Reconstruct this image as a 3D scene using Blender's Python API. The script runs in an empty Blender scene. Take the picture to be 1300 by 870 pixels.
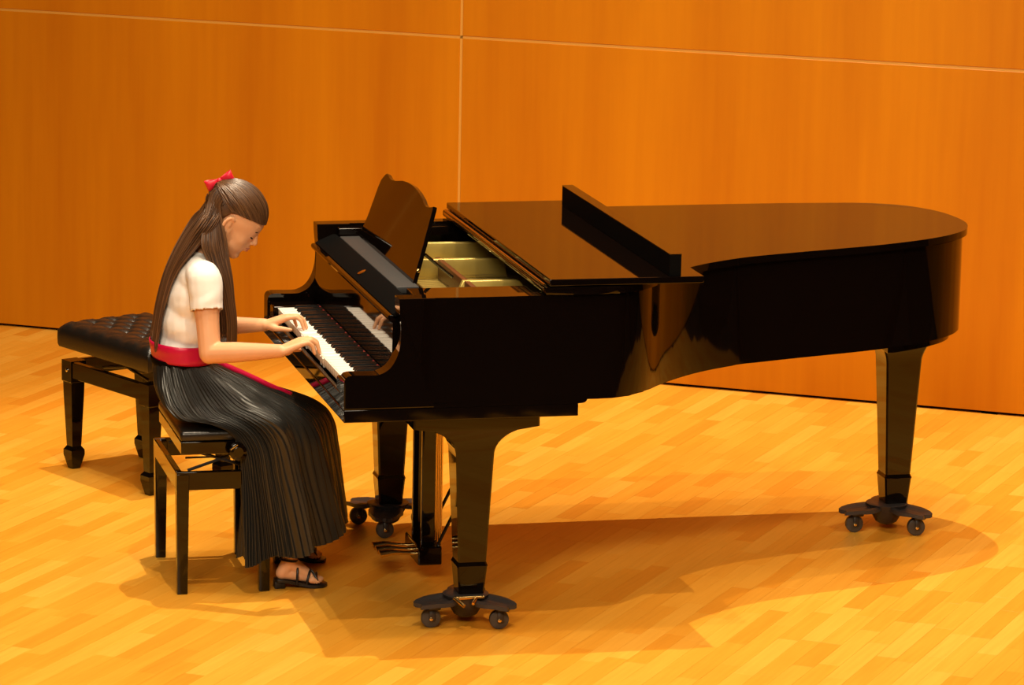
import bpy, bmesh, math, random
import numpy as np
from mathutils import Vector, Matrix, noise

PI = math.pi
scene = bpy.context.scene
COL = scene.collection
random.seed(7)

# ---------------------------------------------------------------- camera
cam_data = bpy.data.cameras.new('camera')
cam = bpy.data.objects.new('camera', cam_data)
COL.objects.link(cam)
cam_data.sensor_width = 36.0
cam_data.lens = 4962.37 / 1300 * 36.0
cam_data.clip_end = 200
_r = Vector((0.97336123, -0.22852295, 0.01857869))
_u = Vector((0.0265793, 0.19295276, 0.98084799))
_f = Vector((0.22773109, 0.9542256, -0.19388671))
M = Matrix(((_r.x, _u.x, -_f.x), (_r.y, _u.y, -_f.y), (_r.z, _u.z, -_f.z))).to_4x4()
M.translation = Vector((-2.36575, -12.25744, 3.47885))
cam.matrix_world = M
scene.camera = cam

# ---------------------------------------------------------------- world, lamps, exposure
scene.view_settings.view_transform = 'Standard'
scene.view_settings.look = 'None'
scene.view_settings.gamma = 1.0
scene.view_settings.use_curve_mapping = False
scene.view_settings.exposure = 0.05

world = bpy.data.worlds.new('dark_hall')
scene.world = world
world.use_nodes = True
world.node_tree.nodes['Background'].inputs[0].default_value = (1.0, 0.62, 0.35, 1)
world.node_tree.nodes['Background'].inputs[1].default_value = 0.02

LAMP = (1.0, 0.80, 0.56)
def spot(name, pos, target, power, size=0.06, cone=60, blend=0.35):
    d = bpy.data.lights.new(name, 'SPOT')
    d.energy = power; d.color = LAMP; d.shadow_soft_size = size
    d.spot_size = math.radians(cone); d.spot_blend = blend
    o = bpy.data.objects.new(name, d); COL.objects.link(o)
    o.location = pos
    o.rotation_euler = (Vector(target) - Vector(pos)).to_track_quat('-Z', 'Y').to_euler()
    return o
T0 = Vector((1.2, 0.9, 0.8))
def over(tx, ty, H=13.0):            # lamp whose shadows fall tx, ty metres aside per metre of height
    return T0 + Vector((-tx * H, -ty * H, H))
spot('stage_lamp_rear', over(-0.01, -0.15), T0, 5600, 0.05, 33, 0.5)
spot('stage_lamp_front', over(0.10, 0.42), T0, 2700, 0.05, 38, 0.5)
spot('stage_lamp_side', over(0.15, 0.07), T0, 1400, 0.05, 34, 0.5)
spot('stage_wash_lamp', (4.5, -7.5, 11.0), (2.6, 2.8, 1.0), 2300, 0.9, 34, 0.8)
def area(name, pos, target, power, sx, sy):
    d = bpy.data.lights.new(name, 'AREA'); d.shape = 'RECTANGLE'; d.size = sx; d.size_y = sy
    d.energy = power; d.color = LAMP
    o = bpy.data.objects.new(name, d); COL.objects.link(o); o.location = pos
    o.rotation_euler = (Vector(target) - Vector(pos)).to_track_quat('-Z', 'Y').to_euler()
area('overhead_fill', (1.0, 0.3, 10.5), (1.0, 0.6, 0), 620, 9, 4)  # added soft overhead fill, no fixture: ambient that lightens the floor shadows
area('hall_front_fill', (-3.5, -10.0, 7.5), (0.3, 1.2, 0.8), 950, 5, 2.5)  # soft fill added on the hall side to brighten face, arms and shirt

# ---------------------------------------------------------------- materials
def new_mat(name):
    m = bpy.data.materials.new(name); m.use_nodes = True
    return m, m.node_tree, m.node_tree.nodes['Principled BSDF']
def mat(name, color, rough=0.5, metal=0.0, ior=1.5, bump=0.0, bscale=60, vary=0.0, vscale=8, coat=0.0):
    m, nt, b = new_mat(name)
    b.inputs['Base Color'].default_value = (*color, 1)
    b.inputs['Roughness'].default_value = rough
    b.inputs['Metallic'].default_value = metal
    b.inputs['IOR'].default_value = ior
    b.inputs['Coat Weight'].default_value = coat
    N, L = nt.nodes, nt.links
    tc = N.new('ShaderNodeTexCoord')
    if vary:
        n = N.new('ShaderNodeTexNoise'); n.inputs['Scale'].default_value = vscale
        n.inputs['Detail'].default_value = 4
        L.new(tc.outputs['Object'], n.inputs['Vector'])
        mx = N.new('ShaderNodeMixRGB'); mx.inputs[1].default_value = (*[c * (1 - vary) for c in color], 1)
        mx.inputs[2].default_value = (*[min(1, c * (1 + vary)) for c in color], 1)
        L.new(n.outputs['Fac'], mx.inputs[0]); L.new(mx.outputs[0], b.inputs['Base Color'])
    if bump:
        n2 = N.new('ShaderNodeTexNoise'); n2.inputs['Scale'].default_value = bscale
        L.new(tc.outputs['Object'], n2.inputs['Vector'])
        bp_ = N.new('ShaderNodeBump'); bp_.inputs['Strength'].default_value = bump
        bp_.inputs['Distance'].default_value = 0.002
        L.new(n2.outputs['Fac'], bp_.inputs['Height']); L.new(bp_.outputs[0], b.inputs['Normal'])
    return m

LACQ = mat('black_lacquer', (0.0030, 0.0016, 0.0011), 0.035, ior=1.45)
LACQS = mat('black_satin_lacquer', (0.006, 0.005, 0.0045), 0.16)
GOLD = mat('bronze_painted_iron', (0.52, 0.40, 0.11), 0.36, 0.5, vary=0.12, vscale=6)
BRASS = mat('brass', (0.75, 0.5, 0.18), 0.22, 1.0)
CHROME = mat('chrome', (0.8, 0.78, 0.74), 0.12, 1.0)
STEEL = mat('steel_wire', (0.35, 0.28, 0.2), 0.3, 1.0)
IVORY = mat('white_key_plastic', (0.88, 0.86, 0.80), 0.22)
EBONY = mat('black_key_plastic', (0.01, 0.01, 0.01), 0.25)
FELT = mat('red_felt', (0.30, 0.02, 0.012), 0.95)
MATTE = mat('black_matte', (0.004, 0.004, 0.004), 0.6, ior=1.05)
SLATE = mat('dark_grey_shelf', (0.022, 0.024, 0.026), 0.6, bump=0.3, bscale=300)
SPRUCE = mat('spruce_soundboard', (0.45, 0.23, 0.06), 0.5, vary=0.2)
DARKWOOD = mat('dark_brown_wood', (0.10, 0.035, 0.012), 0.35, vary=0.3)
IRON = mat('black_cast_iron', (0.028, 0.024, 0.024), 0.42, 0.0, bump=0.5, bscale=90)
RUBBER = mat('grey_rubber_tyre', (0.05, 0.042, 0.036), 0.35)
LEATHER = mat('black_leather', (0.008, 0.007, 0.006), 0.30, bump=0.4, bscale=220)
SKIN = mat('skin', (0.76, 0.40, 0.21), 0.5, vary=0.06, vscale=12)
SKIN.node_tree.nodes['Principled BSDF'].inputs['Subsurface Weight'].default_value = 0.12
SKIN.node_tree.nodes['Principled BSDF'].inputs['Subsurface Radius'].default_value = (0.02, 0.008, 0.004)
LIPS = mat('lips', (0.52, 0.15, 0.10), 0.45)
LASH = mat('dark_lashes', (0.02, 0.01, 0.008), 0.7)
EYEW = mat('eye_white', (0.6, 0.55, 0.5), 0.25)
SHIRT = mat('white_cotton', (0.88, 0.86, 0.84), 0.85, bump=0.15, bscale=400)
SATIN = mat('red_satin', (0.50, 0.002, 0.050), 0.36, bump=0.1, bscale=50)
BOWRED = mat('red_bow_ribbon', (0.70, 0.012, 0.04), 0.45)
SOLE = mat('black_shoe', (0.008, 0.007, 0.007), 0.35)
GAP = mat('dark_gap', (0.006, 0.004, 0.003), 0.9)
DARKFLOOR = mat('dark_carpet', (0.012, 0.008, 0.006), 0.95)
STRIP = mat('pale_joint_strip', (0.62, 0.31, 0.05), 0.5)

# pleated skirt: dark metallic sheen fabric
SKIRT, nt, b = new_mat('dark_metallic_pleated_fabric')
b.inputs['Base Color'].default_value = (0.036, 0.037, 0.035, 1)
b.inputs['Roughness'].default_value = 0.26
b.inputs['Metallic'].default_value = 0.55
b.inputs['IOR'].default_value = 1.45

# hair: random tint per strand
HAIR, nt, b = new_mat('long_brown_hair')
g = nt.nodes.new('ShaderNodeNewGeometry'); cr = nt.nodes.new('ShaderNodeValToRGB')
cr.color_ramp.elements[0].color = (0.035, 0.014, 0.006, 1)
cr.color_ramp.elements[1].color = (0.15, 0.07, 0.028, 1)
nt.links.new(g.outputs['Random Per Island'], cr.inputs[0]); nt.links.new(cr.outputs[0], b.inputs['Base Color'])
b.inputs['Roughness'].default_value = 0.38

# parquet: tone per plank (object random + island random) and grain along the plank
PARQ, nt, b = new_mat('oiled_maple_parquet')
N, L = nt.nodes, nt.links
PANG = math.radians(54.5)            # direction the planks run, from +x
geo = N.new('ShaderNodeNewGeometry'); oi = N.new('ShaderNodeObjectInfo')
add = N.new('ShaderNodeMath'); add.operation = 'ADD'
fr = N.new('ShaderNodeMath'); fr.operation = 'FRACT'
L.new(geo.outputs['Random Per Island'], add.inputs[0]); L.new(oi.outputs['Random'], add.inputs[1]); L.new(add.outputs[0], fr.inputs[0])
ramp = N.new('ShaderNodeValToRGB')
e = ramp.color_ramp.elements
e[0].position = 0.0; e[0].color = (0.68, 0.27, 0.022, 1)
e[1].position = 1.0; e[1].color = (0.80, 0.42, 0.060, 1)
for p_, c_ in ((0.10, (0.72, 0.30, 0.024, 1)), (0.45, (0.75, 0.345, 0.034, 1)), (0.8, (0.78, 0.385, 0.046, 1))):
    x = e.new(p_); x.color = c_
L.new(fr.outputs[0], ramp.inputs[0])
mp = N.new('ShaderNodeMapping'); mp.vector_type = 'TEXTURE'
mp.inputs['Rotation'].default_value = (0, 0, PANG); mp.inputs['Scale'].default_value = (1.6, 0.07, 1)
gn = N.new('ShaderNodeTexNoise'); gn.inputs['Scale'].default_value = 5; gn.inputs['Detail'].default_value = 5
L.new(geo.outputs['Position'], mp.inputs['Vector']); L.new(mp.outputs[0], gn.inputs['Vector'])
gr = N.new('ShaderNodeValToRGB'); gr.color_ramp.elements[0].position = 0.3; gr.color_ramp.elements[1].position = 0.75
gr.color_ramp.elements[0].color = (0.90, 0.84, 0.70, 1); gr.color_ramp.elements[1].color = (1, 1, 1, 1)
L.new(gn.outputs['Fac'], gr.inputs[0])
ml = N.new('ShaderNodeMixRGB'); ml.blend_type = 'MULTIPLY'; ml.inputs[0].default_value = 1
L.new(ramp.outputs[0], ml.inputs[1]); L.new(gr.outputs[0], ml.inputs[2]); L.new(ml.outputs[0], b.inputs['Base Color'])
b.inputs['Roughness'].default_value = 0.34
b.inputs['IOR'].default_value = 1.38

# veneered wall panels: soft vertical streaks
VENEER, nt, b = new_mat('orange_beech_veneer')
N, L = nt.nodes, nt.links
geo = N.new('ShaderNodeNewGeometry')
mp = N.new('ShaderNodeMapping'); mp.inputs['Scale'].default_value = (1, 1, 0.06)
n1 = N.new('ShaderNodeTexNoise'); n1.inputs['Scale'].default_value = 3.2; n1.inputs['Detail'].default_value = 4
n2 = N.new('ShaderNodeTexNoise'); n2.inputs['Scale'].default_value = 26; n2.inputs['Detail'].default_value = 5
L.new(geo.outputs['Position'], mp.inputs['Vector']); L.new(mp.outputs[0], n1.inputs['Vector']); L.new(mp.outputs[0], n2.inputs['Vector'])
mxn = N.new('ShaderNodeMath'); mxn.operation = 'MULTIPLY_ADD'; mxn.inputs[1].default_value = 0.35
L.new(n2.outputs['Fac'], mxn.inputs[0]); L.new(n1.outputs['Fac'], mxn.inputs[2])
rp = N.new('ShaderNodeValToRGB'); rp.color_ramp.elements[0].position = 0.45; rp.color_ramp.elements[1].position = 0.9
rp.color_ramp.elements[0].color = (0.46, 0.143, 0.0010, 1); rp.color_ramp.elements[1].color = (0.57, 0.205, 0.002, 1)
L.new(mxn.outputs[0], rp.inputs[0]); L.new(rp.outputs[0], b.inputs['Base Color'])
b.inputs['Roughness'].default_value = 0.42; b.inputs['IOR'].default_value = 1.35

# ---------------------------------------------------------------- helpers
def smooth_by_angle(me, ang=35):
    for p in me.polygons: p.use_smooth = True
    me.set_sharp_from_angle(angle=math.radians(ang))
def obj(name, bm, m, parent=None, org=(0, 0, 0), ang=None, label=None):
    """one mesh object; geometry given in world metres, stored about org"""
    bmesh.ops.recalc_face_normals(bm, faces=bm.faces)
    if ang is None: ang = 20 if m.name.startswith('black_lacquer') else 50
    me = bpy.data.meshes.new(name); bm.to_mesh(me); bm.free()
    me.transform(Matrix.Translation(-Vector(org)))
    me.materials.append(m); smooth_by_angle(me, ang)
    o = bpy.data.objects.new(name, me); COL.objects.link(o)
    if parent is None: o.location = org
    else: o.parent = parent
    if label: o['label'] = label
    return o
def thing(name, label, cat, loc=(0, 0, 0), group=None):
    o = bpy.data.objects.new(name, None); COL.objects.link(o); o.location = loc
    o.empty_display_size = 0.1
    o['label'] = label; o['category'] = cat
    if group: o['group'] = group
    return o
def struct(o):
    o['kind'] = 'structure'; return o
def add_box(bm, x0, x1, y0, y1, z0, z1, bev=0.0, segs=2, mtx=None):
    r = bmesh.ops.create_cube(bm, size=1)
    vs = r['verts']
    for v in vs:
        v.co = Vector((x0 + (v.co.x + .5) * (x1 - x0), y0 + (v.co.y + .5) * (y1 - y0), z0 + (v.co.z + .5) * (z1 - z0)))
    if bev:
        es = list({e for v in vs for e in v.link_edges})
        rr = bmesh.ops.bevel(bm, geom=es, offset=bev, segments=segs, profile=0.5, affect='EDGES')
        vs = list({v for f in rr['faces'] for v in f.verts} | {v for v in vs if v.is_valid})
    if mtx is not None:
        for v in vs: v.co = mtx @ v.co
    return vs
def box(x0, x1, y0, y1, z0, z1, bev=0.0, segs=2):
    bm = bmesh.new(); add_box(bm, x0, x1, y0, y1, z0, z1, bev, segs); return bm
def add_prism(bm, pts, fn0, fn1, bev=0.0, keep=None):
    """closed outline pts (2-D) mapped by fn0 / fn1 to two caps"""
    a = [bm.verts.new(fn0(*p)) for p in pts]; c = [bm.verts.new(fn1(*p)) for p in pts]
    n = len(pts)
    f0 = bm.faces.new(a); f1 = bm.faces.new(c[::-1])
    for i in range(n): bm.faces.new((a[i], c[i], c[(i + 1) % n], a[(i + 1) % n]))
    if bev:
        es = [e for e in list(f0.edges) + list(f1.edges) if keep is None or not all(abs(v.co.x - keep) < 1e-4 for v in e.verts)]
        bmesh.ops.bevel(bm, geom=es, offset=bev, segments=2, profile=0.5, affect='EDGES')
def add_tube(bm, pts, rad, n=8, cap=True):
    pts = [Vector(p) for p in pts]
    if not hasattr(rad, '__len__'): rad = [rad] * len(pts)
    rings = []; up = None
    for i, p in enumerate(pts):
        t = (pts[min(i + 1, len(pts) - 1)] - pts[max(i - 1, 0)]).normalized()
        if up is None: up = t.orthogonal().normalized()
        up = (up - t * up.dot(t)).normalized(); s = t.cross(up)
        rings.append([bm.verts.new(p + (up * math.cos(2 * PI * k / n) + s * math.sin(2 * PI * k / n)) * rad[i]) for k in range(n)])
    for a, c in zip(rings, rings[1:]):
        for k in range(n): bm.faces.new((a[k], a[(k + 1) % n], c[(k + 1) % n], c[k]))
    if cap: bm.faces.new(rings[0][::-1]); bm.faces.new(rings[-1])
def add_lathe(bm, prof, centre, axis=(0, 0, 1), n=20):
    ax = Vector(axis).normalized(); u = ax.orthogonal().normalized(); w = ax.cross(u); c = Vector(centre)
    rings = [[bm.verts.new(c + ax * h + (u * math.cos(2 * PI * k / n) + w * math.sin(2 * PI * k / n)) * r) for k in range(n)] for r, h in prof]
    for a, d in zip(rings, rings[1:]):
        for k in range(n): bm.faces.new((a[k], a[(k + 1) % n], d[(k + 1) % n], d[k]))
    bm.faces.new(rings[0][::-1]); bm.faces.new(rings[-1])
def add_ell(bm, c, r, rot=None, seg=20, ring=12):
    res = bmesh.ops.create_uvsphere(bm, u_segments=seg, v_segments=ring, radius=1)
    for v in res['verts']:
        p = Vector((v.co.x * r[0], v.co.y * r[1], v.co.z * r[2]))
        if rot is not None: p = rot @ p
        v.co = p + Vector(c)
def add_cap(bm, a, c, ra, rc):
    """tapered capsule as a closed hull"""
    a, c = Vector(a), Vector(c)
    d = c - a; L_ = d.length
    if L_ < 1e-6: L_ = 1e-6; d = Vector((0, 0, 1e-6))
    rot = d.to_track_quat('Z', 'Y').to_matrix()
    ns, n = 5, 14; prof = []
    sin_ = max(-.95, min(.95, (ra - rc) / L_)); al = math.asin(sin_)
    for i in range(ns + 1):
        t = -PI / 2 + (PI / 2 + al) * i / ns; prof.append((ra * math.cos(t), ra * math.sin(t)))
    for i in range(ns + 1):
        t = al + (PI / 2 - al) * i / ns; prof.append((rc * math.cos(t), L_ + rc * math.sin(t)))
    rings = []
    for r, h in prof:
        r = max(r, 1e-5)
        rings.append([bm.verts.new(a + rot @ Vector((r * math.cos(2 * PI * k / n), r * math.sin(2 * PI * k / n), h))) for k in range(n)])
    for p, q in zip(rings, rings[1:]):
        for k in range(n): bm.faces.new((p[k], p[(k + 1) % n], q[(k + 1) % n], q[k]))
    bm.faces.new(rings[0][::-1]); bm.faces.new(rings[-1])
def chain(bm, pts, rads):
    for i in range(len(pts) - 1): add_cap(bm, pts[i], pts[i + 1], rads[i], rads[i + 1])
def remeshed(bm, voxel, smooth=6, fac=0.5):
    """union of closed shells as one continuous skin"""
    me = bpy.data.meshes.new('tmp'); bm.to_mesh(me); bm.free()
    o = bpy.data.objects.new('tmp', me); COL.objects.link(o)
    md = o.modifiers.new('r', 'REMESH'); md.mode = 'VOXEL'; md.voxel_size = voxel
    if smooth:
        s = o.modifiers.new('s', 'SMOOTH'); s.factor = fac; s.iterations = smooth
    dg = bpy.context.evaluated_depsgraph_get(); dg.update()
    out = bpy.data.meshes.new_from_object(o.evaluated_get(dg))
    bpy.data.objects.remove(o); bpy.data.meshes.remove(me)
    b2 = bmesh.new(); b2.from_mesh(out); bpy.data.meshes.remove(out)
    return b2
def spline(pts, n, closed=False):
    P = [Vector(p) for p in pts]; out = []; m = len(P)
    segs = m if closed else m - 1
    g = (lambda i: P[i % m]) if closed else (lambda i: P[max(0, min(m - 1, i))])
    for s in range(segs):
        p0, p1, p2, p3 = g(s - 1), g(s), g(s + 1), g(s + 2)
        for k in range(n):
            t = k / n
            out.append(0.5 * ((2 * p1) + (p2 - p0) * t + (2 * p0 - 5 * p1 + 4 * p2 - p3) * t * t + (3 * p1 - p0 - 3 * p2 + p3) * t ** 3))
    if not closed: out.append(P[-1].copy())
    return out

# ---------------------------------------------------------------- the setting: stage floor, wall
WD = Vector((0.84136, -0.54047, 0)); WN = Vector((0.54047, 0.84136, 0)); WDIST = 4.399
def wpt(s, d=0.0, z=0.0):            # point along the wall, d metres towards the stage
    p = WN * (WDIST - d) + WD * s; return Vector((p.x, p.y, z))
pd = Vector((math.cos(PANG), math.sin(PANG), 0)); pe = Vector((math.sin(PANG), -math.cos(PANG), 0))
FRONT = -3.3                        # stage edge towards the hall
# stage floor body
bm = bmesh.new()
poly = [wpt(-14, 0.0), wpt(5.6, 0.0), Vector((6.1, 0.3, 0)), Vector((5.5, -0.9, 0)), Vector((4.6, -1.9, 0)), Vector((3.3, -2.8, 0)), Vector((1.8, FRONT, 0)), Vector((-9.0, FRONT, 0))]
def on_stage(p):
    for a, c in zip(poly[2:6], poly[3:7]):
        if (c.x - a.x) * (p.y - a.y) - (c.y - a.y) * (p.x - a.x) > -0.12: return False
    return p.x < 6
add_prism(bm, [(p.x, p.y) for p in poly], lambda x, y: Vector((x, y, -0.9)), lambda x, y: Vector((x, y, -0.008)))
floor = struct(obj('floor', bm, GAP))
# planks
PW = 0.072
planks = []
rp_ = random.Random(3)
for i in range(-140, 160):
    e0 = i * PW; s = -9 + rp_.random() * .5
    while s < 12:
        Lp = rp_.choice((0.30, 0.38, 0.46, 0.54))
        a_ = pe * (e0 + PW / 2) + pd * s
        s += Lp
        room = (WDIST + 0.025 - a_.dot(WN)) / pd.dot(WN)
        if room < 0.06: break
        if room < Lp: Lp = room
        c = a_ + pd * (Lp / 2)
        if c.y < FRONT + 0.05 or c.x < -9 or not on_stage(c): continue
        planks.append((c, Lp))
fw = Vector((0.22773109, 0.9542256, -0.19388671))
def visible(c):                       # in view of where the photographer stood
    d = Vector((c.x, c.y, 0)) - cam.location
    z = d.dot(_f); u = d.dot(_r) / z * 4962; v = d.dot(_u) / z * 4962
    return abs(u) < 660 and abs(v) < 445
vis = sorted([q for q in planks if visible(q[0]) and q[1] in (0.30, 0.38, 0.46, 0.54)], key=lambda q: q[0].y)
hero = vis[:300]; hs = {id(q) for q in hero}
def plank_mesh(Lp):
    bm = bmesh.new(); add_box(bm, -Lp / 2 + .0002, Lp / 2 - .0002, -PW / 2 + .0002, PW / 2 - .0002, -0.012, 0, 0)
    top = [e for e in bm.edges if all(v.co.z > -0.001 for v in e.verts)]
    bmesh.ops.bevel(bm, geom=top, offset=0.0004, segments=1, affect='EDGES')
    me = bpy.data.meshes.new('plank'); bm.to_mesh(me); bm.free(); me.materials.append(PARQ); return me
pm = {l: plank_mesh(l) for l in (0.30, 0.38, 0.46, 0.54)}
for c, Lp in hero:
    o = bpy.data.objects.new('plank', pm[Lp]); COL.objects.link(o); o.parent = floor
    o.location = c; o.rotation_euler = (0, 0, PANG)
verts, faces = [], []
for q in planks:
    if id(q) in hs: continue
    c, Lp = q; n = len(verts)
    for dz, ins in ((-0.01, 0.0003), (0, 0.0003)):
        for sx, sy in ((-1, -1), (1, -1), (1, 1), (-1, 1)):
            p = c + pd * sx * (Lp / 2 - ins) + pe * -sy * (PW / 2 - ins)
            verts.append((p.x, p.y, dz))
    faces += [(n + 4, n + 5, n + 6, n + 7)] + [(n + k, n + (k + 1) % 4, n + 4 + (k + 1) % 4, n + 4 + k) for k in range(4)]
me = bpy.data.meshes.new('parquet'); me.from_pydata(verts, [], faces); me.materials.append(PARQ)
pq = bpy.data.objects.new('parquet', me); COL.objects.link(pq); pq.parent = floor; pq['kind'] = 'stuff'

# wall body behind the panels
bm = bmesh.new()
def wall_box(bm, s0, s1, d0, d1, z0, z1, bev=0):
    mt = Matrix(((WD.x, -WN.x, 0, (WN * WDIST).x), (WD.y, -WN.y, 0, (WN * WDIST).y), (0, 0, 1, 0), (0, 0, 0, 1)))
    add_box(bm, s0, s1, d0, d1, z0, z1, bev, 1, mt)
wall_box(bm, -14, 14.6, -0.25, -0.03, -0.9, 7.5)
wall = struct(obj('wall_back', bm, GAP))
SEAM = -1.225; GZ = 1.471; PWID = 2.72; JW = 0.006
zr = [(0.012, GZ - JW), (GZ + JW, GZ + 2.4 - JW), (GZ + 2.4 + JW, 7.4)]
k0 = -5
for k in range(k0, 6):
    s0 = SEAM + k * PWID
    for z0, z1 in zr:
        bm = bmesh.new(); wall_box(bm, s0 + JW, s0 + PWID - JW, -0.03, 0.0, z0, z1, 0.0015)
        obj('panel', bm, VENEER, wall, ang=15)
    bm = bmesh.new(); wall_box(bm, s0 - JW, s0 + JW, -0.03, -0.003, 0.018, 7.4)
    obj('joint_strip', bm, STRIP, wall, label='pale vertical strip in the panel joint')
for gz in (GZ, GZ + 2.4):
    bm = bmesh.new(); wall_box(bm, SEAM + k0 * PWID + JW, SEAM + 6 * PWID, -0.03, -0.003, gz - JW, gz + JW)
    obj('joint_strip', bm, STRIP, wall, label='pale horizontal strip in the panel joint')
# hall beyond the stage: lower dark floor
bm = box(-30, 40, -40, FRONT - 0.01, -1.2, -0.95)
hall = struct(obj('floor_hall', bm, DARKFLOOR))

# ---------------------------------------------------------------- grand piano
W = 1.557
piano = thing('grand_piano', 'glossy black concert grand piano standing on three wheeled dollies', 'piano', (1.2, 0.78, 0))
O = tuple(piano.location)
def pp(name, bm, m, parent=None, label=None, ang=None):
    return obj(name, bm, m, parent or piano, O, ang, label)

# plan outline of the rim (right side towards the hall, tail at +x)
bent = [(0.90, 0.0), (0.975, 0.035), (1.043, 0.095), (1.123, 0.195), (1.218, 0.295), (1.311, 0.375), (1.41, 0.44), (1.517, 0.495),
        (1.707, 0.56), (1.836, 0.60), (2.02, 0.66), (2.19, 0.735), (2.33, 0.82), (2.435, 0.925), (2.49, 1.05), (2.50, 1.19),
        (2.475, 1.34), (2.40, 1.465), (2.28, 1.535), (2.12, W)]
bs = [Vector((p[0], p[1], 0)) for p in bent]
curve = spline([(0.80, 0, 0)] + bs + [(1.95, W, 0)], 6)[6:-6]
curve = [(p.x, min(W, max(0, p.y))) for p in curve]
RX = 0.30
outer = [(RX, 0.0)] + [(x, 0.0) for x in np.linspace(0.4, 0.85, 6)] + curve + [(x, W) for x in np.linspace(2.0, 0.5, 8)] + [(RX, W)]
def offset(pl, d):                  # to the left of the open polyline
    out = []
    for i, p in enumerate(pl):
        a = Vector(pl[max(0, i - 1)]); c = Vector(pl[min(len(pl) - 1, i + 1)])
        t = (c - a).normalized(); out.append((p[0] - t.y * d, p[1] + t.x * d))
    return out
RB, RT = 0.79, 1.143                # rim bottom and top
inner = offset(outer, 0.062); inner[0] = (RX, 0.062); inner[-1] = (RX, W - 0.062)
bm = bmesh.new()
n = len(outer)
vo0 = [bm.verts.new((x, y, RB)) for x, y in outer]; vo1 = [bm.verts.new((x, y, RT)) for x, y in outer]
vi0 = [bm.verts.new((x, y, RB)) for x, y in inner]; vi1 = [bm.verts.new((x, y, RT)) for x, y in inner]
top_edges = []
for i in range(n - 1):
    bm.faces.new((vo0[i], vo0[i + 1], vo1[i + 1], vo1[i])); bm.faces.new((vi0[i + 1], vi0[i], vi1[i], vi1[i + 1]))
    bm.faces.new((vo1[i], vo1[i + 1], vi1[i + 1], vi1[i])); bm.faces.new((vo0[i + 1], vo0[i], vi0[i], vi0[i + 1]))
bm.faces.new((vo0[0], vo1[0], vi1[0], vi0[0])); bm.faces.new((vo0[-1], vi0[-1], vi1[-1], vo1[-1]))
es = [e for e in bm.edges if (e.verts[0] in vo1 and e.verts[1] in vo1) or (e.verts[0] in vo0 and e.verts[1] in vo0)]
bmesh.ops.bevel(bm, geom=es, offset=0.004, segments=2, affect='EDGES')
rim = pp('case_rim', bm, LACQ)
# the two arms beside the keyboard
arm_c = spline([(0.0, 0.868, 0), (0.003, 0.880, 0), (0.012, 0.889, 0), (0.03, 0.892, 0), (0.100, 0.891, 0), (0.125, 0.896, 0), (0.150, 0.911, 0),
                (0.168, 0.936, 0), (0.181, 0.970, 0), (0.187, 1.012, 0), (0.186, 1.06, 0), (0.182, 1.10, 0), (0.180, RT, 0)], 5)
arm_p = [(0.0, 0.777)] + [(p.x, p.y) for p in arm_c] + [(RX, RT), (RX, 0.777)]
for y0, y1 in ((0.0, 0.075), (W - 0.075, W)):
    bm = bmesh.new(); add_prism(bm, arm_p, lambda x, z: Vector((x, y0, z)), lambda x, z: Vector((x, y1, z)), 0.0045, RX)
    pp('case_arm', bm, LACQ)
# keybed and stepped side strip
pp('keybed', box(0.0, 0.79, 0.0, W, 0.734, 0.776, 0.003), LACQ)
bm = bmesh.new()
stp = [(0.30, 0.776), (0.79, 0.776), (0.792, 0.7765)] + [(0.80 + 0.02 * math.sin(a), 0.791 - 0.014 * math.cos(a)) for a in np.linspace(0, PI / 2, 6)] + [(0.30, 0.791)]
add_prism(bm, stp, lambda x, z: Vector((x, 0.001, z)), lambda x, z: Vector((x, W - 0.001, z)))
pp('key_frame', bm, LACQ)
# belly: braces and dark underside inside the rim
bm = bmesh.new()
ins = offset(outer, 0.064)
add_prism(bm, [(max(x, 0.80), y) for x, y in ins if x > 0.7], lambda x, y: Vector((x, y, 0.90)), lambda x, y: Vector((x, y, 0.915)))
pp('soundboard', bm, SPRUCE)
for a_, c_ in (((0.85, 0.10), (1.9, 1.15)), ((0.85, 0.75), (2.2, 1.15)), ((0.85, 1.4), (2.1, 1.2))):
    bm = bmesh.new(); d = (Vector((*c_, 0)) - Vector((*a_, 0))); 
    mt = Matrix.Translation(Vector((*a_, 0))) @ d.to_track_quat('X', 'Z').to_matrix().to_4x4()
    add_box(bm, 0, d.length, -0.03, 0.03, 0.80, 0.90, 0.003, 1, mt); pp('brace', bm, DARKWOOD)
# key slip, cheek blocks
pp('key_slip', box(0.004, 0.020, 0.075, W - 0.075, 0.776, 0.818, 0.003), LACQ)
for y0, y1 in ((0.075, 0.165), (W - 0.166, W - 0.075)):
    pp('cheek_block', box(0.006, 0.172, y0, y1, 0.776, 0.862, 0.005), LACQ)
# keys
KY0, KW = 0.166, 1.225 / 52
KT = 0.857
def white_bm():
    bm = bmesh.new()
    add_box(bm, 0.024, 0.172, 0.0006, KW - 0.0006, 0.826, KT, 0.0012, 1)
    add_box(bm, 0.0215, 0.03, 0.0006, KW - 0.0006, KT - 0.004, KT, 0.0012, 1)
    return bm
wk = pp('white_key', white_bm(), IVORY); wk.location = (0, KY0, 0)
press = {28: 0.008, 31: 0.008, 14: 0.008, 16: 0.008}
for i in range(1, 52):
    c = wk.copy(); COL.objects.link(c); c.parent = piano; c.location = (0, KY0 + i * KW, -press.get(i, 0))
bm = bmesh.new()
add_prism(bm, [(0.078, KT - 0.002), (0.083, KT + 0.0105), (0.086, KT + 0.012), (0.172, KT + 0.012), (0.172, KT - 0.002)],
          lambda x, z: Vector((x, -0.0055 + max(0, (z - KT)) * .1, z)), lambda x, z: Vector((x, 0.0055 - max(0, (z - KT)) * .1, z)))
bk = pp('black_key', bm, EBONY)
first = True
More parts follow.
